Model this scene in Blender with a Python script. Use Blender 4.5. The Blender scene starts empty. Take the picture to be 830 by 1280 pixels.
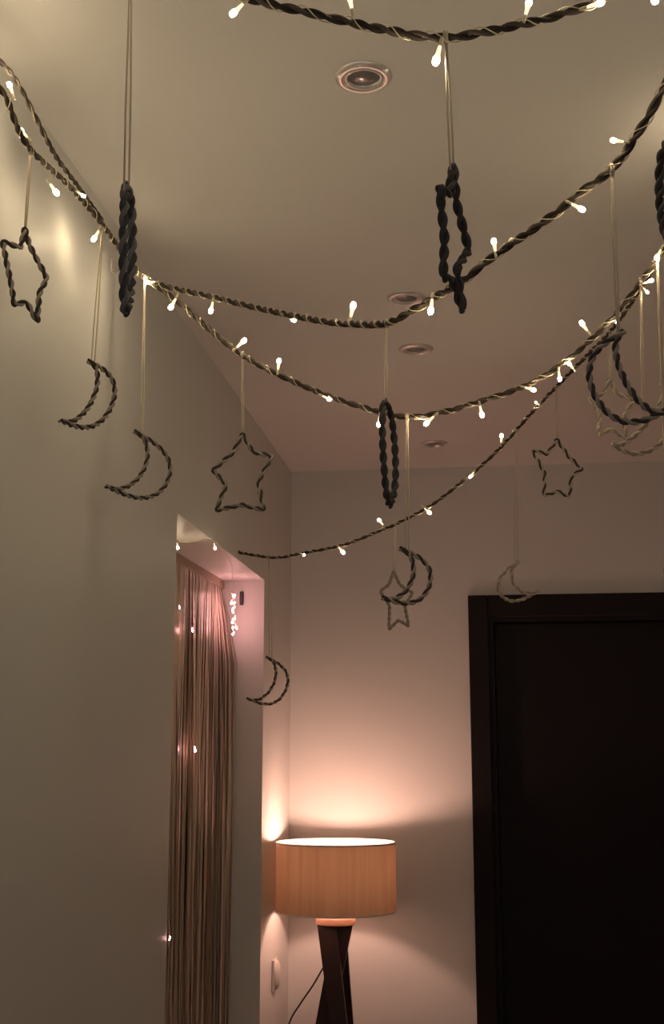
import bpy, bmesh, math, random
from mathutils import Vector, Matrix, Quaternion

random.seed(7)
scene = bpy.context.scene
COL = scene.collection

# ------------------------------------------------------------------ camera
FPX = 1550.0                                   # focal length in pixels of the 830 x 1280 frame
CAM = Vector((0.0, 0.0, 1.45))
PITCH = math.atan(310.0 / FPX)
YAW = math.atan(205.0 * math.cos(PITCH) / FPX)
cam_data = bpy.data.cameras.new('camera')
cam_data.sensor_fit = 'VERTICAL'
cam_data.sensor_height = 36.0
cam_data.lens = FPX / 1280.0 * 36.0
cam_data.clip_start = 0.05
camera = bpy.data.objects.new('camera', cam_data)
camera.location = CAM
camera.rotation_euler = (math.pi / 2 + PITCH, 0, YAW)
COL.objects.link(camera)
scene.camera = camera

# ------------------------------------------------------------------ light and exposure
LAMP_STRENGTH = 425.0
LAMP_COLOR = (1.0, 0.555, 0.42)
BULB_STRENGTH = 300.0
BULB_COLOR = (1.0, 0.79, 0.50)
PINK_STRENGTH = 58.0
WORLD_COLOR = (1.0, 0.94, 0.97)
WORLD_STRENGTH = 0.34
world = bpy.data.worlds.new('world')
scene.world = world
world.use_nodes = True
world.node_tree.nodes['Background'].inputs[0].default_value = (*WORLD_COLOR, 1)
world.node_tree.nodes['Background'].inputs[1].default_value = WORLD_STRENGTH
scene.view_settings.view_transform = 'Standard'
scene.view_settings.look = 'None'
scene.view_settings.exposure = 0.0
scene.view_settings.gamma = 1.0
scene.view_settings.use_curve_mapping = False

# ------------------------------------------------------------------ helpers
FWD = Vector((-math.sin(YAW) * math.cos(PITCH), math.cos(YAW) * math.cos(PITCH), math.sin(PITCH)))
RGT = Vector((math.cos(YAW), math.sin(YAW), 0))
UPV = RGT.cross(FWD)


def at(u, v, y):
    """point of the hall at distance y down the hall that was measured at photo position u, v"""
    d = FWD * FPX + RGT * (u - 415) + UPV * (640 - v)
    return CAM + d * (y / d.y)


def uv(p):
    q = p - CAM
    z = q.dot(FWD)
    return 415 + FPX * q.dot(RGT) / z, 640 - FPX * q.dot(UPV) / z


def tag(o, label=None, cat=None, group=None, kind=None):
    if label: o['label'] = label
    if cat: o['category'] = cat
    if group: o['group'] = group
    if kind: o['kind'] = kind
    return o


def link(name, me, parent=None, mat=None):
    o = bpy.data.objects.new(name, me)
    COL.objects.link(o)
    if mat is not None and not me.materials:
        me.materials.append(mat)
    if parent is not None:
        o.parent = parent
        o.matrix_parent_inverse = Matrix.Translation(-parent.location)
    return o


def empty(name, loc, label, cat, group=None):
    o = bpy.data.objects.new(name, None)
    o.empty_display_size = 0.03
    o.location = loc
    COL.objects.link(o)
    return tag(o, label, cat, group)


def finish(bm, name, smooth=False):
    bmesh.ops.recalc_face_normals(bm, faces=bm.faces)
    me = bpy.data.meshes.new(name)
    bm.to_mesh(me)
    bm.free()
    if smooth:
        for p in me.polygons:
            p.use_smooth = True
    return me


def add_box(bm, x0, x1, y0, y1, z0, z1):
    v = [bm.verts.new((x, y, z)) for x in (x0, x1) for y in (y0, y1) for z in (z0, z1)]
    for q in ((0, 1, 3, 2), (4, 6, 7, 5), (0, 4, 5, 1), (2, 3, 7, 6), (0, 2, 6, 4), (1, 5, 7, 3)):
        bm.faces.new([v[i] for i in q])


def box(name, dims, mat, parent=None, bevel=0.0):
    bm = bmesh.new()
    add_box(bm, *dims)
    if bevel:
        bmesh.ops.bevel(bm, geom=list(bm.edges), offset=bevel, segments=2, profile=0.5, affect='EDGES')
    return link(name, finish(bm, name), parent, mat)


def boxes(name, lst, mat, parent=None):
    bm = bmesh.new()
    for d in lst:
        add_box(bm, *d)
    return link(name, finish(bm, name), parent, mat)


def frames(pts, closed=False):
    n = len(pts)
    tang = []
    for i in range(n):
        a = pts[i - 1] if (i > 0 or closed) else pts[i]
        b = pts[(i + 1) % n] if (i < n - 1 or closed) else pts[i]
        t = (b - a)
        tang.append(t.normalized() if t.length > 1e-9 else Vector((0, 0, 1)))
    ref = Vector((0, 0, 1)) if abs(tang[0].z) < 0.9 else Vector((1, 0, 0))
    nrm = (ref - tang[0] * ref.dot(tang[0])).normalized()
    out = []
    for i in range(n):
        if i:
            q = tang[i - 1].rotation_difference(tang[i])
            nrm = q @ nrm
            nrm = (nrm - tang[i] * nrm.dot(tang[i])).normalized()
        out.append((pts[i], tang[i], nrm, tang[i].cross(nrm)))
    return out


def tube(bm, pts, r, sides=6, closed=False, caps=True):
    """a tube along pts; r is a number or a list"""
    fr = frames(pts, closed)
    rings = []
    for i, (p, t, n, b) in enumerate(fr):
        rr = r[i] if isinstance(r, (list, tuple)) else r
        rings.append([bm.verts.new(p + (n * math.cos(2 * math.pi * k / sides) + b * math.sin(2 * math.pi * k / sides)) * rr)
                      for k in range(sides)])
    m = len(rings)
    for i in range(m if closed else m - 1):
        a, c = rings[i], rings[(i + 1) % m]
        off = 0
        if closed and i == m - 1:       # smallest twist when the loop closes
            off = min(range(sides), key=lambda s: sum((a[k].co - c[(k + s) % sides].co).length for k in range(sides)))
        for k in range(sides):
            bm.faces.new((a[k], a[(k + 1) % sides], c[(k + 1 + off) % sides], c[(k + off) % sides]))
    if caps and not closed:
        bm.faces.new(list(reversed(rings[0])))
        bm.faces.new(rings[-1])


def resample(pts, step, closed=False):
    src = list(pts) + ([pts[0]] if closed else [])
    L = [0.0]
    for a, b in zip(src, src[1:]):
        L.append(L[-1] + (b - a).length)
    n = max(2, int(round(L[-1] / step)))
    out, j = [], 0
    for i in range(n if closed else n + 1):
        d = L[-1] * i / n
        while j < len(L) - 2 and L[j + 1] < d:
            j += 1
        w = (d - L[j]) / max(1e-9, L[j + 1] - L[j])
        out.append(src[j].lerp(src[j + 1], min(1, max(0, w))))
    return out


def spline(ctrl, per=10):
    p = [ctrl[0] * 2 - ctrl[1]] + list(ctrl) + [ctrl[-1] * 2 - ctrl[-2]]
    out = []
    for i in range(1, len(p) - 2):
        for k in range(per):
            t = k / per
            out.append(0.5 * ((2 * p[i]) + (p[i + 1] - p[i - 1]) * t + (2 * p[i - 1] - 5 * p[i] + 4 * p[i + 1] - p[i + 2]) * t * t
                              + (3 * p[i] - p[i - 1] - 3 * p[i + 1] + p[i + 2]) * t ** 3))
    out.append(ctrl[-1])
    return out


def helix(pts, off, pitch, phase, closed=False, wob=0.0):
    fr = frames(pts, closed)
    out, d = [], 0.0
    total = sum((pts[(i + 1) % len(pts)] - pts[i]).length for i in range(len(pts) if closed else len(pts) - 1))
    k = 2 * math.pi / pitch
    if closed:
        k = 2 * math.pi * max(1, round(total / pitch)) / total
    for i, (p, t, n, b) in enumerate(fr):
        if i:
            d += (pts[i] - pts[i - 1]).length
        a = phase + k * d + wob * math.sin(d * 37.0)
        out.append(p + (n * math.cos(a) + b * math.sin(a)) * off)
    return out


def lathe(name, prof, mat, parent=None, sides=32, origin=(0, 0, 0), closed=False, smooth=True):
    bm = bmesh.new()
    o = Vector(origin)
    rings = []
    for r, z in prof:
        if r < 1e-6:
            rings.append([bm.verts.new(o + Vector((0, 0, z)))])
        else:
            rings.append([bm.verts.new(o + Vector((r * math.cos(2 * math.pi * k / sides), r * math.sin(2 * math.pi * k / sides), z)))
                          for k in range(sides)])
    seq = list(zip(rings, rings[1:])) + ([(rings[-1], rings[0])] if closed else [])
    for a, b in seq:
        for k in range(sides):
            q = (k + 1) % sides
            if len(a) == 1 and len(b) == 1: continue
            if len(a) == 1: bm.faces.new((a[0], b[q], b[k]))
            elif len(b) == 1: bm.faces.new((a[k], a[q], b[0]))
            else: bm.faces.new((a[k], a[q], b[q], b[k]))
    return link(name, finish(bm, name, smooth), parent, mat)


# ------------------------------------------------------------------ materials
def material(name, color, rough=0.6, metal=0.0, spec=0.5, emit=None, strength=0.0, noise=None, bump=None, coat=0.0, trans=0.0):
    m = bpy.data.materials.new(name)
    m.use_nodes = True
    nt = m.node_tree
    b = nt.nodes['Principled BSDF']
    b.inputs['Base Color'].default_value = (*color, 1)
    b.inputs['Roughness'].default_value = rough
    b.inputs['Metallic'].default_value = metal
    b.inputs['Specular IOR Level'].default_value = spec
    b.inputs['Coat Weight'].default_value = coat
    b.inputs['Transmission Weight'].default_value = trans
    if emit:
        b.inputs['Emission Color'].default_value = (*emit, 1)
        b.inputs['Emission Strength'].default_value = strength
    if noise or bump:
        tc = nt.nodes.new('ShaderNodeTexCoord')
    if noise:                                   # (scale xyz, colour 2, detail)
        mp = nt.nodes.new('ShaderNodeMapping')
        mp.inputs['Scale'].default_value = noise[0]
        nz = nt.nodes.new('ShaderNodeTexNoise')
        nz.inputs['Scale'].default_value = 1.0
        nz.inputs['Detail'].default_value = noise[2]
        mx = nt.nodes.new('ShaderNodeMix')
        mx.data_type = 'RGBA'
        mx.inputs[6].default_value = (*color, 1)
        mx.inputs[7].default_value = (*noise[1], 1)
        nt.links.new(tc.outputs['Object'], mp.inputs['Vector'])
        nt.links.new(mp.outputs['Vector'], nz.inputs['Vector'])
        nt.links.new(nz.outputs['Fac'], mx.inputs[0])
        nt.links.new(mx.outputs[2], b.inputs['Base Color'])
    if bump:                                    # (scale, strength, distance)
        nb = nt.nodes.new('ShaderNodeTexNoise')
        nb.inputs['Scale'].default_value = bump[0]
        nb.inputs['Detail'].default_value = 4.0
        bp = nt.nodes.new('ShaderNodeBump')
        bp.inputs['Strength'].default_value = bump[1]
        bp.inputs['Distance'].default_value = bump[2]
        nt.links.new(tc.outputs['Object'], nb.inputs['Vector'])
        nt.links.new(nb.outputs['Fac'], bp.inputs['Height'])
        nt.links.new(bp.outputs['Normal'], b.inputs['Normal'])
    return m


M = {}
M['wall'] = material('satin_wall_paint', (0.66, 0.65, 0.625), 0.50, spec=0.34, noise=((1.2, 1.2, 1.2), (0.62, 0.61, 0.585), 3), bump=(60, 0.06, 0.002))
M['back'] = material('matt_wall_paint', (0.65, 0.64, 0.62), 0.55, spec=0.3, noise=((1.5, 1.5, 1.5), (0.61, 0.60, 0.58), 3), bump=(70, 0.08, 0.002))
M['ceiling'] = material('ceiling_paint', (0.70, 0.685, 0.655), 0.6, spec=0.25, noise=((1.3, 1.3, 1.3), (0.66, 0.645, 0.615), 3), bump=(60, 0.05, 0.002))
M['floor'] = material('floor_tile', (0.42, 0.36, 0.30), 0.35, noise=((3, 3, 3), (0.36, 0.31, 0.26), 5))
M['skirting'] = material('skirting_wood', (0.05, 0.03, 0.025), 0.4)
M['door'] = material('dark_stained_wood', (0.012, 0.007, 0.007), 0.5, spec=0.15, noise=((40, 40, 1.2), (0.010, 0.006, 0.006), 6), bump=(90, 0.1, 0.001))
M['chrome'] = material('brushed_metal', (0.72, 0.68, 0.66), 0.28, metal=0.85)
M['bezel'] = material('satin_white_metal', (0.66, 0.61, 0.59), 0.3, metal=0.6)
M['lens'] = material('grey_lamp_glass', (0.16, 0.15, 0.145), 0.15)
M['black'] = material('black_plastic', (0.012, 0.012, 0.012), 0.4)
M['rope_dark'] = material('dark_taupe_yarn', (0.062, 0.049, 0.040), 0.95, spec=0.1, noise=((300, 300, 300), (0.038, 0.030, 0.025), 3), bump=(700, 0.5, 0.001))
M['rope_mid'] = material('taupe_yarn', (0.135, 0.108, 0.087), 0.95, spec=0.1, noise=((300, 300, 300), (0.09, 0.072, 0.058), 3), bump=(700, 0.5, 0.001))
M['yarn_dark'] = material('charcoal_yarn', (0.075, 0.065, 0.060), 0.95, spec=0.1, noise=((350, 350, 350), (0.045, 0.04, 0.038), 3), bump=(800, 0.5, 0.001))
M['yarn_pale'] = material('oatmeal_yarn', (0.36, 0.315, 0.265), 0.95, spec=0.1, noise=((350, 350, 350), (0.28, 0.245, 0.205), 3), bump=(800, 0.5, 0.001))
M['yarn_slate'] = material('slate_yarn', (0.090, 0.091, 0.097), 0.9, spec=0.15, noise=((350, 350, 350), (0.055, 0.054, 0.057), 3), bump=(800, 0.5, 0.001))
M['yarn_grey'] = material('grey_yarn', (0.21, 0.208, 0.205), 0.9, spec=0.15, noise=((350, 350, 350), (0.14, 0.138, 0.135), 3), bump=(800, 0.5, 0.001))
M['string'] = material('cream_cotton_string', (0.55, 0.47, 0.36), 0.9, spec=0.1, noise=((200, 200, 200), (0.46, 0.39, 0.30), 2))
M['wire'] = material('cream_light_wire', (0.62, 0.54, 0.36), 0.4)
M['bulb'] = material('lit_warm_bulb', (0.9, 0.85, 0.7), 0.3, emit=BULB_COLOR, strength=BULB_STRENGTH)
nt = M['bulb'].node_tree
tc = nt.nodes.new('ShaderNodeTexCoord')
sp = nt.nodes.new('ShaderNodeSeparateXYZ')
mr = nt.nodes.new('ShaderNodeMapRange')
mr.inputs['From Min'].default_value = 0.0225
mr.inputs['From Max'].default_value = 0.0275
mr.inputs['To Min'].default_value = 1.25
mr.inputs['To Max'].default_value = BULB_STRENGTH
nt.links.new(tc.outputs['Object'], sp.inputs[0])
nt.links.new(sp.outputs['Z'], mr.inputs['Value'])
nt.links.new(mr.outputs[0], nt.nodes['Principled BSDF'].inputs['Emission Strength'])
M['bulb_base'] = material('bulb_holder', (0.66, 0.58, 0.40), 0.4)
M['pink_bulb'] = material('lit_pink_bulb', (0.9, 0.7, 0.7), 0.3, emit=(1.0, 0.46, 0.47), strength=PINK_STRENGTH)
M['foil'] = material('champagne_foil', (0.80, 0.66, 0.54), 0.32, metal=0.2, noise=((60, 60, 1.5), (0.66, 0.53, 0.43), 3))
M['tape'] = material('foil_header_tape', (0.36, 0.27, 0.20), 0.5, metal=0.2)
M['tag'] = material('pink_card', (0.42, 0.28, 0.28), 0.6)
M['white'] = material('white_plastic', (0.62, 0.57, 0.53), 0.4)
M['wood'] = material('dark_walnut', (0.030, 0.013, 0.009), 0.45, spec=0.3, noise=((30, 30, 2), (0.016, 0.007, 0.005), 5))
M['lightwood'] = material('pale_oak', (0.50, 0.27, 0.17), 0.5, noise=((30, 30, 30), (0.42, 0.22, 0.14), 4))
M['cord'] = material('brown_cord', (0.035, 0.022, 0.016), 0.6)
M['lampbulb'] = material('lit_lamp_bulb', (0.9, 0.9, 0.9), 0.3, emit=LAMP_COLOR, strength=LAMP_STRENGTH)

# the lamp shade: woven cloth that lets some light through
ms = bpy.data.materials.new('linen_shade')
ms.use_nodes = True
nt = ms.node_tree
nt.nodes.clear()
out = nt.nodes.new('ShaderNodeOutputMaterial')
dif = nt.nodes.new('ShaderNodeBsdfDiffuse')
tra = nt.nodes.new('ShaderNodeBsdfTranslucent')
mix = nt.nodes.new('ShaderNodeMixShader')
mix.inputs[0].default_value = 0.165
tc = nt.nodes.new('ShaderNodeTexCoord')
mp = nt.nodes.new('ShaderNodeMapping')
mp.inputs['Scale'].default_value = (45, 45, 2.0)
nz = nt.nodes.new('ShaderNodeTexNoise')
nz.inputs['Scale'].default_value = 1.0
nz.inputs['Detail'].default_value = 4.0
mx = nt.nodes.new('ShaderNodeMix')
mx.data_type = 'RGBA'
mx.inputs[6].default_value = (0.36, 0.235, 0.145, 1)
mx.inputs[7].default_value = (0.60, 0.42, 0.27, 1)
nt.links.new(tc.outputs['Object'], mp.inputs['Vector'])
nt.links.new(mp.outputs['Vector'], nz.inputs['Vector'])
nt.links.new(nz.outputs['Fac'], mx.inputs[0])
nt.links.new(mx.outputs[2], tra.inputs['Color'])
nt.links.new(mx.outputs[2], dif.inputs['Color'])
nt.links.new(dif.outputs[0], mix.inputs[1])
nt.links.new(tra.outputs[0], mix.inputs[2])
nt.links.new(mix.outputs[0], out.inputs['Surface'])
M['shade'] = ms
ml = bpy.data.materials.new('white_lining')
ml.use_nodes = True
nt = ml.node_tree
nt.nodes.clear()
out = nt.nodes.new('ShaderNodeOutputMaterial')
dif = nt.nodes.new('ShaderNodeBsdfDiffuse')
dif.inputs['Color'].default_value = (0.84, 0.80, 0.76, 1)
tra = nt.nodes.new('ShaderNodeBsdfTranslucent')
tra.inputs['Color'].default_value = (0.84, 0.80, 0.76, 1)
mix = nt.nodes.new('ShaderNodeMixShader')
mix.inputs[0].default_value = 0.40
nt.links.new(dif.outputs[0], mix.inputs[1])
nt.links.new(tra.outputs[0], mix.inputs[2])
nt.links.new(mix.outputs[0], out.inputs['Surface'])
M['lining'] = ml
M['shade_lining'] = material('white_shade_lining', (0.80, 0.74, 0.66), 0.7)

# ------------------------------------------------------------------ the hall
XL, XR, YB, YN, H = -0.865, 1.05, 5.28, -1.4, 2.70
O0, O1, OH, XI = 3.31, 4.65, 2.127, -1.065        # opening in the left wall: near, far, head, inner face
D0, D1, DH = -0.018, 0.87, 2.045                  # door opening in the back wall


def struct(o):
    o['kind'] = 'structure'
    return o


struct(box('floor', (-2.6, XR + 0.15, YN, YB + 0.2, -0.1, 0.0), M['floor']))
struct(box('ceiling', (XI, XR + 0.15, YN, YB + 0.2, H, H + 0.1), M['ceiling']))
struct(boxes('wall_left', [(XI, XL, YN, O0, 0, H), (XI, XL, O1, YB + 0.2, 0, H), (XI, XL, O0, O1, OH, H)], M['wall']))
struct(boxes('wall_back', [(XL, D0, YB, YB + 0.2, 0, H), (D1, XR, YB, YB + 0.2, 0, H), (D0, D1, YB, YB + 0.2, DH, H),
                           (D0, D1, YB + 0.17, YB + 0.2, 0, DH)], M['back']))
struct(box('wall_right', (XR, XR + 0.15, YN, YB + 0.2, 0, H), M['wall']))
# the side room behind the curtain
struct(box('wall_side_room_back', (-2.6, -2.5, 2.6, 5.4, 0, 2.4), M['back']))
struct(boxes('wall_side_room_ends', [(-2.5, XI, 2.5, 2.6, 0, 2.4), (-2.5, XI, 5.3, 5.4, 0, 2.4)], M['back']))
struct(box('ceiling_side_room', (-2.5, XI, 2.6, 5.3, 2.3, 2.4), M['ceiling']))
# skirting
struct(boxes('baseboard_left', [(XL, XL + 0.012, YN, O0, 0, 0.08), (XL, XL + 0.012, O1, YB, 0, 0.08)], M['skirting']))
struct(boxes('baseboard_back', [(XL + 0.012, -0.105, YB - 0.012, YB, 0, 0.08)], M['skirting']))
struct(box('baseboard_right', (XR - 0.012, XR, YN, YB, 0, 0.08), M['skirting']))

# the dark door in its frame
door = bpy.data.objects.new('door_1', None)
door.location = ((D0 + D1) / 2, YB, 0)
COL.objects.link(door)
tag(door, 'dark brown wooden door and frame in the end wall', None, None, 'structure')
CW = 0.083
box('casing_side', (D0 - CW, D0, YB - 0.022, YB, 0, DH + CW + 0.007), M['door'], door, 0.004)
box('casing_side', (D1, D1 + CW, YB - 0.022, YB, 0, DH + CW + 0.007), M['door'], door, 0.004)
box('casing_head', (D0, D1, YB - 0.022, YB, DH, DH + CW + 0.007), M['door'], door, 0.004)
box('frame_lining', (D0, D0 + 0.022, YB, YB + 0.10, 0, DH), M['door'], door)
box('frame_lining', (D1 - 0.022, D1, YB, YB + 0.10, 0, DH), M['door'], door)
box('frame_lining_head', (D0 + 0.022, D1 - 0.022, YB, YB + 0.10, DH - 0.022, DH), M['door'], door)
leaf = box('door_leaf', (D0 + 0.025, D1 - 0.025, YB + 0.055, YB + 0.095, 0.008, DH - 0.025), M['door'], door, 0.002)

# ------------------------------------------------------------------ recessed ceiling spotlights
for i, (y, lab) in enumerate([
        (2.10, 'round recessed ceiling spotlight nearest the viewer, pale metal ring'),
        (3.236, 'recessed ceiling spotlight right above the sagging rope and its lit bulb'),
        (3.673, 'recessed ceiling spotlight between the two long rope garlands, third from the viewer'),
        (4.852, 'smallest recessed ceiling spotlight closest to the end wall')]):
    r = empty('recessed_spotlight', (-0.213, y, H), lab, 'spotlight', 'ceiling spotlights in a row')
    oz = (-0.213, y, H)
    lathe('bezel', [(0.036, 0.004), (0.036, -0.004), (0.040, -0.007), (0.048, -0.0065), (0.053, -0.003), (0.054, 0.001)], M['bezel'], r, 40, oz)
    lathe('gimbal_ring', [(0.0355, 0.003), (0.0350, -0.006), (0.0315, -0.006), (0.0300, 0.004)], M['chrome'], r, 36, oz)
    g = lathe('lamp_glass', [(0.0310, 0.000), (0.020, -0.003), (0.0, -0.0045)], M['lens'], r, 32, oz)

# ------------------------------------------------------------------ drum lamp on a crossed tripod
LC = Vector((-0.622, 4.91, 0.0))
ZS0, ZS1, SR = 0.886, 1.138, 0.2295
lamp = empty('tripod_lamp', LC, 'lit floor lamp with tan drum shade on crossed dark wooden legs', 'lamp')
sh = lathe('shade', [(SR + 0.0015, ZS1), (SR + 0.0015, ZS0)], M['shade'], lamp, 72, LC)
lathe('lining', [(SR - 0.0005, ZS1), (SR - 0.0005, ZS0)], M['lining'], sh, 72, LC)
for zz in (ZS0, ZS1):
    lathe('shade_rim', [(SR - 0.003, zz - 0.003), (SR + 0.0025, zz - 0.003), (SR + 0.0025, zz + 0.003), (SR - 0.003, zz + 0.003)],
          M['shade_lining'], lamp, 72, LC, closed=True)
bm = bmesh.new()
zsp = 0.915
for k in range(3):
    a = 2 * math.pi * k / 3 + 0.4
    tube(bm, [LC + Vector((0.02 * math.cos(a), 0.02 * math.sin(a), zsp)), LC + Vector(((SR - 0.002) * math.cos(a), (SR - 0.002) * math.sin(a), ZS0 + 0.003))], 0.002, 6)
link('shade_spider', finish(bm, 'shade_spider'), lamp, M['chrome'])
lathe('bulb_socket', [(0.0, 0.862), (0.018, 0.862), (0.018, 0.93), (0.020, 0.935), (0.018, 1.030), (0.0, 1.030)], M['white'], lamp, 20, LC)
lathe('light_bulb', [(0.012, 1.030), (0.013, 1.050), (0.019, 1.066), (0.0205, 1.082), (0.017, 1.096), (0.009, 1.104), (0.0, 1.106)], M['lampbulb'], lamp, 24, LC)
lathe('collar', [(0.0, 0.836), (0.074, 0.836), (0.076, 0.840), (0.076, 0.858), (0.073, 0.862), (0.0, 0.862)], M['lightwood'], lamp, 40, LC)
for tx, ty, fx, fy, w0, w1 in ((-0.030, -0.034, 0.092, -0.135, 0.036, 0.026), (0.030, 0.0, -0.140, -0.030, 0.036, 0.026), (0.0, 0.034, 0.055, 0.165, 0.034, 0.026)):
    bm = bmesh.new()
    vs = []
    for p, w in ((LC + Vector((fx, fy, 0.0)), w1), (LC + Vector((tx, ty, 0.838)), w0)):
        vs.append([bm.verts.new(p + Vector((sx * w, sy * 0.0125, 0))) for sx, sy in ((-1, -1), (1, -1), (1, 1), (-1, 1))])
    for q in range(4):
        bm.faces.new((vs[0][q], vs[0][(q + 1) % 4], vs[1][(q + 1) % 4], vs[1][q]))
    bm.faces.new(vs[0])
    bm.faces.new(vs[1])
    bmesh.ops.bevel(bm, geom=list(bm.edges), offset=0.003, segments=2, affect='EDGES')
    link('leg', finish(bm, 'leg'), lamp, M['wood'])
bm = bmesh.new()
cp = [LC + Vector((-0.02, 0.017, 0.72)), at(405, 1208, 4.92), at(391, 1232, 4.92), at(376, 1254, 4.93), at(361, 1281, 4.95),
      Vector((-0.845, 5.02, 0.30)), Vector((-0.85, 5.06, 0.10)), Vector((-0.845, 5.12, 0.012)), Vector((-0.84, 5.2, 0.006))]
tube(bm, resample(spline(cp), 0.012), 0.0034, 6)
link('power_cord', finish(bm, 'power_cord', True), lamp, M['cord'])

# small rounded device on the wall behind the lamp
dv = at(341, 1218, 4.93)
dev = empty('wall_socket', (XL, 4.93, dv.z), 'small rounded white socket on the wall left of the lamp', 'socket')
bm = bmesh.new()
add_box(bm, XL, XL + 0.009, 4.885, 4.975, dv.z - 0.060, dv.z + 0.060)
bmesh.ops.bevel(bm, geom=list(bm.edges), offset=0.004, segments=2, affect='EDGES')
link('base_plate', finish(bm, 'base_plate'), dev, M['white'])
bm = bmesh.new()
bmesh.ops.create_uvsphere(bm, u_segments=24, v_segments=16, radius=1.0)
for v in bm.verts:
    v.co = Vector((XL + 0.008 + max(0.0, v.co.x) * 0.020, 4.93 + v.co.y * 0.040, dv.z + v.co.z * 0.056))
link('domed_cover', finish(bm, 'domed_cover', True), dev, M['white'])

# ------------------------------------------------------------------ foil curtain in the opening
XC = -0.985


def cx_at(y):
    return -1.055 + 0.025 * (y - O0) / (O1 - O0)


def ct_at(y):
    return OH - 0.001


cur = empty('foil_curtain', (XC, (O0 + O1) / 2, 0), 'champagne foil fringe curtain hanging in the wall opening', 'curtain')
bm = bmesh.new()
va, vb = [], []
for i in range(15):
    y = O0 + 0.003 + (O1 - O0 - 0.006) * i / 14
    x, z = cx_at(y) + 0.006, ct_at(y)
    va.append([bm.verts.new((x + dx, y, zz)) for dx, zz in ((-0.003, z - 0.030), (0.003, z - 0.030), (0.003, z), (-0.003, z))])
for a, b in zip(va, va[1:]):
    for q in range(4):
        bm.faces.new((a[q], a[(q + 1) % 4], b[(q + 1) % 4], b[q]))
bm.faces.new(va[0])
bm.faces.new(va[-1])
link('header_tape', finish(bm, 'header_tape'), cur, M['tape'])
bm = bmesh.new()
rnd = random.Random(3)
for layer in range(2):
    y = O0 + 0.01
    while y < O1 - 0.012:
        w = rnd.uniform(0.006, 0.010)
        x0 = cx_at(y) + (0.004 if layer else -0.006) + rnd.uniform(-0.002, 0.002)
        ph, amp, tw = rnd.uniform(0, 6.28), rnd.uniform(0.002, 0.010), rnd.uniform(-0.8, 0.8)
        wav = 0.009 * math.sin(y * 21.0 + layer) + 0.005 * math.sin(y * 47.0)
        curl = 0.070 * max(0.0, (y - (O1 - 0.20)) / 0.19) ** 2
        tw2 = rnd.uniform(-0.8, 0.8)
        prev = None
        for s in range(15):
            t = s / 14
            z = ct_at(y) - 0.025 - t * (ct_at(y) - 0.06)
            g = min(1, t * 3.0)
            cx = x0 + min(1, t * 8) * curl + g * (wav + amp * math.sin(ph + t * 4.0))
            cy = y + g * 0.006 * math.sin(ph * 1.7 + t * 3.0)
            an = g * (tw + tw2 * math.sin(t * 5 + ph))
            dx, dy = math.sin(an) * w / 2, math.cos(an) * w / 2
            a, b = bm.verts.new((cx - dx, cy - dy, z)), bm.verts.new((cx + dx, cy + dy, z))
            if prev:
                bm.faces.new((prev[0], prev[1], b, a))
            prev = (a, b)
        y += w * 0.86
tag(link('foil_strands', finish(bm, 'foil_strands', True), cur, M['foil']), kind='stuff')

# ------------------------------------------------------------------ ropes
def rope_path(ctrl):
    return resample(spline([c if isinstance(c, Vector) else at(*c) for c in ctrl], 12), 0.0045)


def rope(ctrl, label, pitch=0.058, rs=0.0033, up=True):
    c = [q if isinstance(q, Vector) else at(*q) for q in ctrl]
    if up:                                     # the right end climbs to a fixing on the ceiling
        d = c[-1] - c[-2]
        f = (H - 0.004 - c[-1].z)
        c.append(c[-1] + Vector((d.x, d.y, 0)) * min(1.2, 0.8 * f / max(d.z, 0.02)) + Vector((0, 0, f)))
    pts = rope_path(c)
    r = empty('rope_garland', pts[0], label, 'garland', 'twisted rope garlands across the hall')
    for nm, ph, mt in (('strand', 0.0, 'rope_dark'), ('strand', math.pi, 'rope_mid')):
        bm = bmesh.new()
        tube(bm, helix(pts, rs * 0.97, pitch, ph, wob=0.5), rs, 7)
        link(nm, finish(bm, nm, True), r, M[mt])
    if up:
        e = pts[-1]
        lathe('ceiling_fixing', [(0.0, H - 0.008), (0.010, H - 0.008), (0.013, H - 0.004), (0.013, H)], M['white'], r, 16, (e.x, e.y, 0))
    return r, pts


def near(pts, u, v):
    return min(pts, key=lambda p: (uv(p)[0] - u) ** 2 + (uv(p)[1] - v) ** 2)


# one bulb of the string lights, along +Z, holder at the origin
def lathe_mesh(name, prof, sides):
    o = lathe(name, prof, None, None, sides)
    me = o.data
    bpy.data.objects.remove(o)
    return me


BULB_ME = lathe_mesh('bulb', [(0.0, 0.008), (0.0020, 0.008), (0.0024, 0.012), (0.0029, 0.018), (0.0042, 0.024), (0.0042, 0.028), (0.0031, 0.0315), (0.0, 0.033)], 12)
BULB_ME.materials.clear(); BULB_ME.materials.append(M['bulb'])
BASE_ME = lathe_mesh('bulb_holder', [(0.0, -0.003), (0.0022, -0.003), (0.0026, 0.0), (0.0026, 0.006), (0.0019, 0.0085), (0.0, 0.0085)], 10)
BASE_ME.materials.clear(); BASE_ME.materials.append(M['bulb_base'])
PINK_ME = BULB_ME.copy(); PINK_ME.materials.clear(); PINK_ME.materials.append(M['pink_bulb'])


def place_bulb(parent, p, d, scale=1.0, me=None):
    q = Vector((0, 0, 1)).rotation_difference(d.normalized())
    mw = Matrix.Translation(p) @ q.to_matrix().to_4x4() @ Matrix.Scale(scale, 4)
    o = link('bulb', me or BULB_ME, parent)
    o.matrix_parent_inverse = Matrix.Identity(4)
    o.matrix_basis = Matrix.Translation(-parent.location) @ mw
    h = bpy.data.objects.new('bulb_holder', BASE_ME)
    COL.objects.link(h)
    h.parent = o
    return o


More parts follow.
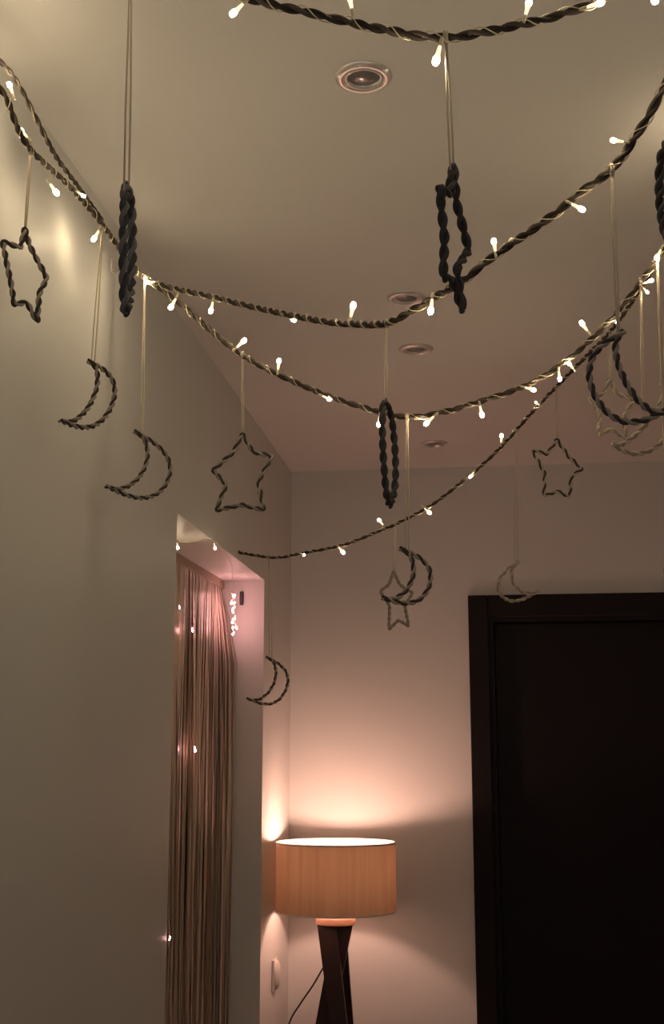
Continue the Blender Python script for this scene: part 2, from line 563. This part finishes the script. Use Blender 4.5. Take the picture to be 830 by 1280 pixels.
def lights(pts, bulbs, label, pitch=0.058):
    """string lights wound round a rope: wire and bulbs; bulbs are (anchor u, v, tip u, v)"""
    sub = pts
    r = empty('string_lights', sub[0], label, 'string lights', 'warm string lights wound round the ropes')
    bm = bmesh.new()
    tube(bm, helix(sub, 0.0070, pitch * 1.0, math.pi / 2, wob=0.4), 0.0009, 5)
    link('wire', finish(bm, 'wire', True), r, M['wire'])
    leads = []
    for b in bulbs:
        a = near(pts, b[0], b[1])
        y = a.y - 0.006
        p0, p1 = at(b[0], b[1], y), at(b[2], b[3], y)
        dep = b[4] if len(b) > 4 else 0.0
        d = (p1 - p0)
        if (a - p0).length > 0.009:                    # a short lead from the rope to the bulb
            leads.append((a, p0))
        s = min(1.15, max(0.62, d.length / 0.031))
        d = d + Vector((0, dep, 0))
        place_bulb(r, p0, d, s)
    if leads:
        for a, p0 in leads:
            bm = bmesh.new()
            tube(bm, resample(spline([a, a.lerp(p0, 0.5) + Vector((0, 0, 0.004)), p0]), 0.004), 0.0009, 5)
            link('bulb_lead', finish(bm, 'bulb_lead', True), r, M['wire'])
    return r


GA, PA = rope([(-110, -178, 1.56), (-20, -140, 1.53), (90, -88, 1.50), (165, -54, 1.48), (240, -25, 1.46), (310, -2, 1.45), (400, 19, 1.45), (480, 37, 1.45),
               (555, 47, 1.45), (640, 33, 1.45), (720, 12, 1.45), (790, -18, 1.45), (860, -62, 1.44), (940, -130, 1.43)],
              'thick twisted rope garland sagging across the very top, nearest the viewer')
GB, PB = rope([(187, 352, 2.62), (215, 360, 2.56), (260, 370, 2.46), (330, 387, 2.31), (400, 401, 2.13), (440, 405, 2.03), (483, 404, 1.90), (520, 385, 1.83),
               (555, 365, 1.78), (585, 346, 1.74), (620, 318, 1.70), (680, 277, 1.64), (735, 234, 1.60), (765, 211, 1.57), (795, 170, 1.54), (830, 110, 1.51),
               (868, 30, 1.48), (895, -55, 1.45), (915, -140, 1.43), (922, -190, 1.425)],
              'twisted rope garland rising steeply to the upper right, carrying the dark crescent')
GC, PC = rope([(190, 353, 2.61), (228, 382, 2.60), (262, 412, 2.57), (300, 442, 2.54), (345, 467, 2.51), (400, 491, 2.50), (450, 508, 2.47), (505, 521, 2.45),
               (550, 516, 2.45), (600, 502, 2.47), (660, 481, 2.50), (700, 457, 2.50), (735, 428, 2.50), (765, 398, 2.48), (800, 354, 2.45), (832, 306, 2.40),
               (868, 238, 2.36), (890, 190, 2.33)],
              'middle rope garland with a pale yarn star hanging at its left')
wd = FWD * FPX + RGT * (299 - 415) + UPV * (640 - 690)
GD, PD = rope([CAM + wd * ((XL + 0.002) / wd.x), (306, 692, 4.12), (345, 697, 4.02), (380, 691, 3.92), (430, 681, 3.82), (480, 661, 3.75), (495, 655, 3.72), (540, 631, 3.64), (590, 592, 3.54),
               (625, 560, 3.46), (670, 510, 3.30), (700, 479, 3.18), (735, 443, 3.02), (765, 412, 2.86), (800, 362, 2.66), (830, 312, 2.5), (866, 244, 2.40), (888, 194, 2.35)],
              'farthest thin rope garland climbing from the curtain opening to the right', pitch=0.058, rs=0.0028)
GL, PL = rope([(-150, -120, 1.360), (-75, 20, 1.602), (-30, 80, 1.723), (5, 118, 1.816), (22, 160, 1.872), (38, 187, 1.930), (62, 210, 2.026), (90, 236, 2.142), (128, 281, 2.332),
               (160, 325, 2.520), (187, 352, 2.620)],
              'rope garland running along the top of the left wall', rs=0.0030, up=False)
GM, PM = rope([(-150, -130, 1.350), (-60, 5, 1.620), (-10, 66, 1.760), (18, 98, 1.844), (45, 148, 1.928), (70, 196, 2.039), (95, 230, 2.169), (128, 276, 2.374)],
              'second rope strand close under the ceiling at the left wall', rs=0.0026, up=False)

lights(PA, [(309, 0, 289, 19), (441, 18, 436, -8), (552, 50, 544, 80), (655, 26, 662, 0), (727, 11, 755, 8, -0.01), (812, -28, 820, 6),
            (200, -42, 188, -66), (90, -88, 84, -60), (-10, -135, -20, -110), (880, -75, 895, -50)],
       'warm string lights along the topmost rope nearest the viewer')
lights(PB, [(222, 369, 211, 389), (267, 373, 263, 391), (354, 392, 369, 401), (437, 403, 443, 375), (541, 368, 538, 392), (620, 320, 617, 299),
            (709, 252, 730, 263), (785, 178, 764, 175), (198, 352, 183, 353), (868, 40, 885, 60), (900, -60, 880, -80)],
       'warm string lights along the rope rising to the upper right')
lights(PC, [(292, 438, 307, 424), (347, 467, 349, 449), (400, 493, 413, 500), (475, 516, 473, 533), (546, 517, 531, 531), (599, 503, 603, 521), (652, 483, 669, 488),
            (737, 418, 726, 402), (698, 460, 700, 476), (719, 464, 710, 453), (775, 392, 771, 404), (800, 356, 816, 350), (802, 358, 810, 366), (828, 308, 820, 324),
            (860, 250, 876, 262), (885, 205, 870, 190)],
       'warm string lights along the middle rope with the hanging star')
lights(PD, [(374, 690, 381, 694), (421, 681, 430, 692), (481, 659, 473, 649), (528, 633, 538, 642), (594, 588, 587, 597), (626, 557, 627, 543), (676, 508, 671, 504)],
       'warm string lights along the farthest thin rope')
lights(PL, [(18, 122, 11, 104), (38, 176, 24, 161), (60, 226, 72, 243), (94, 238, 106, 246), (126, 284, 116, 301),
            (-22, 96, -34, 112), (-48, 60, -40, 38), (-70, 28, -86, 44), (-110, -50, -98, -72)],
       'warm string lights along the rope on the left wall')

# wall hook and loop that hold the meeting point of the ropes
hub = at(187, 352, 2.62)
hw = Vector((XL, hub.y + 0.03, hub.z + 0.055))
hook = empty('adhesive_hook', hw, 'small pale hook on the left wall where the ropes meet', 'hook')
box('hook_plate', (XL, XL + 0.004, hw.y - 0.010, hw.y + 0.010, hw.z - 0.016, hw.z + 0.016), M['white'], hook, 0.0015)
bm = bmesh.new()
tube(bm, resample(spline([hw + Vector((0.003, 0, -0.008)), hw + Vector((0.012, 0, -0.012)), hw + Vector((0.019, 0, -0.006)), hw + Vector((0.020, 0, 0.004))]), 0.004), 0.002, 6)
link('hook_arm', finish(bm, 'hook_arm', True), hook, M['white'])
bm = bmesh.new()
tube(bm, resample(spline([hw + Vector((0.012, -0.001, -0.009)), hw.lerp(hub, 0.5) + Vector((0.006, -0.002, -0.003)), hub]), 0.006), 0.0012, 6)
link('string_loop', finish(bm, 'string_loop', True), hook, M['string'])
bm = bmesh.new()
tube(bm, resample(spline([hw + Vector((0.012, 0.001, -0.009)), hw.lerp(hub, 0.5) + Vector((0.006, 0.003, 0.002)), hub]), 0.006), 0.0012, 6)
link('string_loop', finish(bm, 'string_loop', True), hook, M['string'])


# ------------------------------------------------------------------ hanging ornaments
def make_ornament(name, label, group, loops, y0, u0, k, s_top, s_ends, mats=('yarn_dark', 'yarn_pale'), pitch=0.034, rs=0.0029, string_r=0.0014):
    """loops: list of (closed, [(u, v), ...]); k leans the flat shape in depth across its width"""
    def P(u, v):
        return at(u, v, y0 + k * (u - u0) * y0 / FPX)
    r = empty(name, s_top, label, 'ornament', group)
    paths = []
    for closed, pp in loops:
        pts = resample([P(*q) for q in pp], 0.0032, closed)
        for _ in range(2):
            m = len(pts)
            pts = [pts[i] if (not closed and i in (0, m - 1)) else (pts[i - 1] + pts[i] * 2 + pts[(i + 1) % m]) / 4 for i in range(m)]
        paths.append((closed, pts))
    for ph, mt in ((0.0, mats[0]), (math.pi, mats[1])):
        bm = bmesh.new()
        for closed, pts in paths:
            tube(bm, helix(pts, rs * 0.95, pitch, ph, closed), rs, 6, closed)
        link('yarn_strand', finish(bm, 'yarn_strand', True), r, M[mt])
    for (su, sv), side in zip(s_ends, (-1, 1)):
        e = P(su, sv)
        bm = bmesh.new()
        mid = s_top.lerp(e, 0.62) + Vector((side * 0.0012, 0, 0))
        tube(bm, resample(spline([s_top + Vector((side * 0.001, 0, 0)), s_top.lerp(e, 0.3) + Vector((side * 0.0009, 0, 0)), mid, e]), 0.02), string_r, 5)
        link('hanging_string', finish(bm, 'hanging_string', True), r, M['string'])
    # a few turns of string round the rope
    bm = bmesh.new()
    ring = [s_top + Vector((0.0012 * (i / 4 - 2), 0.0074 * math.cos(i * 1.1), 0.0074 * math.sin(i * 1.1))) for i in range(18)]
    tube(bm, ring, string_r * 1.15, 5)
    link('string_knot', finish(bm, 'string_knot', True), r, M['string'])
    return r


def crescent(a, b, ob, ib, tail=5.0):
    """outer and inner arc between the tips a and b; ob and ib are their bulges in px to the right of a->b turned clockwise"""
    A, B = Vector(a), Vector(b)
    c = B - A
    L = c.length
    c = c / L
    n = Vector((-c.y, c.x))          # image space, v down
    mid = (A + B) / 2
    outer, inner = [], []
    for i in range(25):
        t = math.pi * i / 24
        w = 1 + 0.20 * math.sin(t) ** 2 * (1 if abs(ob) > 0.55 * L else 0.3)
        outer.append(mid - c * (L / 2) * math.cos(t) * w + n * ob * math.sin(t) ** 0.85)
        inner.append(mid - c * (L / 2) * math.cos(t) + n * ib * math.sin(t))
    d0 = (inner[0] - inner[1]).normalized() * tail
    d1 = (inner[-1] - inner[-2]).normalized() * tail
    inner = [inner[0] + d0] + inner + [inner[-1] + d1]
    return [(False, [tuple(p) for p in outer]), (False, [tuple(p) for p in inner])]


GROUP = 'twisted yarn moons and stars hung from the ropes'


def moon(label, a, b, ob, ib, path, top_uv, ends, k=0.0, dy=0.0, tail=4.0, **kw):
    top = near(path, *top_uv)
    y0 = top.y + dy
    u0 = (a[0] + b[0]) / 2
    return make_ornament('crescent_ornament', label, GROUP, crescent(a, b, ob, ib, tail), y0, u0, k, top, ends, **kw)


def star(label, verts, path, top_uv, k=0.0, dy=0.0, ends=None, **kw):
    top = near(path, *top_uv)
    y0 = top.y + dy
    return make_ornament('star_ornament', label, GROUP, [(True, verts)], y0, verts[0][0], k, top, ends or [verts[0], (verts[0][0] + 1.5, verts[0][1] + 1)], **kw)


star('pale yarn star at the far left edge, turned aside near the left wall',
     [(31, 285), (37, 307), (59, 348), (49, 367), (47, 403), (33, 377), (18, 382), (14, 355), (3, 302), (26, 310)], PL, (37, 188), k=0.9)
moon('upper dark crescent beside the left wall, over a larger crescent', (113, 453), (79, 527), -47, -22, PL, (120, 288), [(114, 456), (118, 457)], k=1.5, dy=-0.13)
moon('lower dark crescent beside the left wall under the rope hook', (171, 541), (136, 609), -62, -29, PL, (181, 347), [(176, 548), (179, 549)], k=1.2, dy=-0.06)
star('oatmeal yarn star hanging from the middle rope in front of the ceiling corner',
     [(303, 542), (316, 565), (340, 570), (323, 602), (330, 638), (303, 631), (270, 638), (283, 606), (266, 588), (292, 565)], PC, (302, 444), k=0.2)
moon('slate edge-on ornament hanging from the rope node at the picture centre', (480, 505), (486, 629), -11, 4, PB, (484, 404), [(480, 507), (483, 509)], k=4.5,
     mats=('yarn_slate', 'yarn_dark'), pitch=0.040, rs=0.0032)
moon('dark crescent hanging below the centre, in front of a pale star', (503, 687), (481, 748), -47, -24, PC, (510, 521), [(507, 691), (511, 692)], k=0.2)
star('pale star half hidden behind the dark crescent below the centre',
     [(492, 714), (500, 731), (516, 741), (506, 757), (511, 783), (498, 775), (486, 787), (487, 757), (475, 739), (486, 731)], PD, (494, 655), k=0.3,
     mats=('yarn_pale', 'yarn_pale'))
moon('pale crescent hanging in front of the dark door top', (648, 702), (672, 739), 41, 20, PD, (645, 538), [(644, 706), (647, 706)], k=0.2, tail=1.0, mats=('yarn_pale', 'string'))
moon('small dark crescent beside the curtain opening above the lamp', (336, 823), (312, 874), -36, -19, PD, (336, 696), [(337, 826), (340, 826)], k=0.2)
star('cream yarn star above the door, lit by the bulbs over it',
     [(696, 549), (711, 571), (728, 586), (714, 596), (712, 621), (697, 614), (680, 620), (681, 592), (665, 562), (684, 568)], PD, (695, 484), k=0.3,
     mats=('yarn_dark', 'string'))
moon('large dark crescent at the right under the steep rope', (777, 416), (829, 515), 66, 24, PB, (766, 211), [(772, 421), (774, 420)], k=-0.2, dy=0.0, pitch=0.026, rs=0.0026)
star('pale star partly behind the large dark crescent', [(762, 472), (770, 492), (793, 500), (779, 518), (783, 548), (763, 536), (747, 546), (750, 517), (736, 498), (755, 492)],
     PD, (762, 416), k=0.3, mats=('yarn_pale', 'string'))
moon('pale tilted crescent behind and below the large dark crescent', (829, 482), (768, 556), -44, -14, PC, (800, 354), [(803, 512), (805, 511)], k=0.3, mats=('yarn_pale', 'string'))
moon('dark edge-on ornament on a long string at the upper left', (157, 236), (156, 387), -9, 2, PA, (165, -54), [(155, 238), (161, 240)], k=9.0,
     mats=('yarn_slate', 'yarn_grey'), pitch=0.042, rs=0.0036)
star('dark star seen nearly edge-on, hanging from the topmost rope', [(567, 207), (571, 255), (586, 313), (571, 336), (579, 390), (566, 352), (554, 346), (556, 300), (549, 232), (560, 245)],
     PA, (557, 47), k=2.6, ends=[(563, 212), (567, 208)], mats=('yarn_slate', 'yarn_dark'), pitch=0.042, rs=0.0033)
moon('dark thick ornament cut by the right edge of the picture', (838, 178), (842, 300), 15, -6, PA, (832, -45), [(838, 182), (842, 182)], k=-3.0,
     mats=('yarn_slate', 'yarn_dark'), pitch=0.042, rs=0.0036)
star('star turned aside on a long pale string at the right edge', [(836, 690), (840, 708), (846, 715), (843, 731), (845, 755), (840, 745), (834, 756), (836, 732), (832, 716), (834, 708)],
     PC, (822, 322), k=3.0, ends=[(836, 692), (837, 691)], mats=('yarn_pale', 'string'), string_r=0.002)

# ------------------------------------------------------------------ lights at the curtain
# string lights tucked under the head of the opening
zl = OH - 0.022


def at_z(u, v, z):
    d = FWD * FPX + RGT * (u - 415) + UPV * (640 - v)
    return CAM + d * ((z - CAM.z) / d.z)


b1, b2 = at_z(221, 684, zl - 0.012), at_z(267, 684, zl - 0.012)
hs = empty('string_lights', Vector((b1.x, b1.y, OH)), 'two bulbs on a wire under the head of the curtain opening', 'string lights')
bm = bmesh.new()
tube(bm, resample(spline([Vector((XI + 0.05, O0 + 0.02, OH - 0.004)), b1 + Vector((0, 0, 0.022)), b1.lerp(b2, 0.5) + Vector((0, 0, 0.018)), b2 + Vector((0, 0, 0.020)),
                          Vector((-0.90, 4.2, OH - 0.004)), Vector((-0.98, 4.6, OH - 0.004))]), 0.01), 0.0012, 5)
link('wire', finish(bm, 'wire', True), hs, M['wire'])
place_bulb(hs, b1 + Vector((0, 0, 0.018)), Vector((0.2, -0.2, -1)), 0.8)
place_bulb(hs, b2 + Vector((0, 0, 0.018)), Vector((0.2, 0.1, -1)), 0.8)

# a bunch of pink lit bulbs at the far corner of the curtain
pc = at(291, 738, 4.55)
pk = empty('light_bunch', pc, 'bunch of glowing pink bulbs at the far top corner of the curtain', 'string lights')
bm = bmesh.new()
wpts = [at(284, 735, 4.56), at(289, 742, 4.55)]
ctr = []
for i in range(13):
    v = 743 + i * 3.9
    u = 292 + 2.6 * math.sin(i * 2.1) + (i - 6) * 0.15
    ctr.append(at(u, v, 4.555 + 0.012 * math.cos(i * 2.1)))
wpts += ctr
tube(bm, resample(spline(wpts), 0.006), 0.0011, 5)
link('wire', finish(bm, 'wire', True), pk, M['wire'])
for i, c in enumerate(ctr):
    a = i * 2.4
    place_bulb(pk, c, Vector((math.cos(a) * 0.4 + 0.2, -0.9, math.sin(a) * 0.5 - 0.3)), 0.74, PINK_ME)
bx = at(302, 748, 4.645)
box('battery_box', (bx.x - 0.007, bx.x + 0.007, O1 - 0.012, O1, bx.z - 0.026, bx.z + 0.026), M['black'], pk, 0.003)

# thin wire with single bulbs hanging in front of the foil
q0, q1 = at(236, 752, 3.97), at(243, 932, 4.08)
dr = empty('string_lights', Vector((XC + 0.03, q1.y, OH - 0.01)), 'thin wire with small pink bulbs hanging in front of the foil curtain', 'string lights')
bulbs_px = [(240, 783), (224, 756), (243, 931)]
pp = []
for u, v in bulbs_px:
    d = FWD * FPX + RGT * (u - 415) + UPV * (640 - v)
    pp.append(CAM + d * ((cx_at(3.9) + 0.045) / d.x))
bm = bmesh.new()
tube(bm, resample(spline([Vector((cx_at(3.9) + 0.04, pp[1].y - 0.05, OH - 0.004)), pp[1], pp[0], (pp[0] + pp[2]) / 2 + Vector((0.005, 0.02, 0)), pp[2] + Vector((0, 0, 0.012))]), 0.02), 0.0006, 5)
link('wire', finish(bm, 'wire', True), dr, M['wire'])
for i, p in enumerate(pp):
    place_bulb(dr, p, Vector((0.1, 0.2, -1)), (0.55, 0.4, 0.75)[i], PINK_ME)

# one bulb and a small card at the near edge of the opening
e0 = at(208, 1181, 3.27)
e0 = Vector((XL + 0.003, O0 + 0.014, e0.z))
ed = empty('string_lights', Vector((XL + 0.003, 3.29, e0.z)), 'single small bulb on a wire low at the wall edge by the curtain', 'string lights')
bm = bmesh.new()
tube(bm, resample(spline([Vector((XL - 0.004, O0 + 0.004, 2.10)), Vector((XL - 0.003, O0 + 0.004, 1.6)), Vector((XL + 0.002, O0 + 0.004, 1.1)), e0 + Vector((0, 0.004, 0.03)), e0 + Vector((0.002, 0, -0.04)),
                          e0 + Vector((0.002, 0.03, -0.10)), Vector((XL - 0.004, O0 + 0.006, e0.z - 0.16))]), 0.02), 0.0008, 5)
link('wire', finish(bm, 'wire', True), ed, M['wire'])
place_bulb(ed, e0, Vector((0.2, 0.1, 1)), 0.42, PINK_ME)
tg = box('hanging_tag', (XL - 0.045, XL - 0.005, O0 + 0.004, O0 + 0.0055, e0.z - 0.115, e0.z - 0.055), M['tag'])
tag(tg, 'small dull pink card at the wall edge in front of the foil curtain', 'tag')
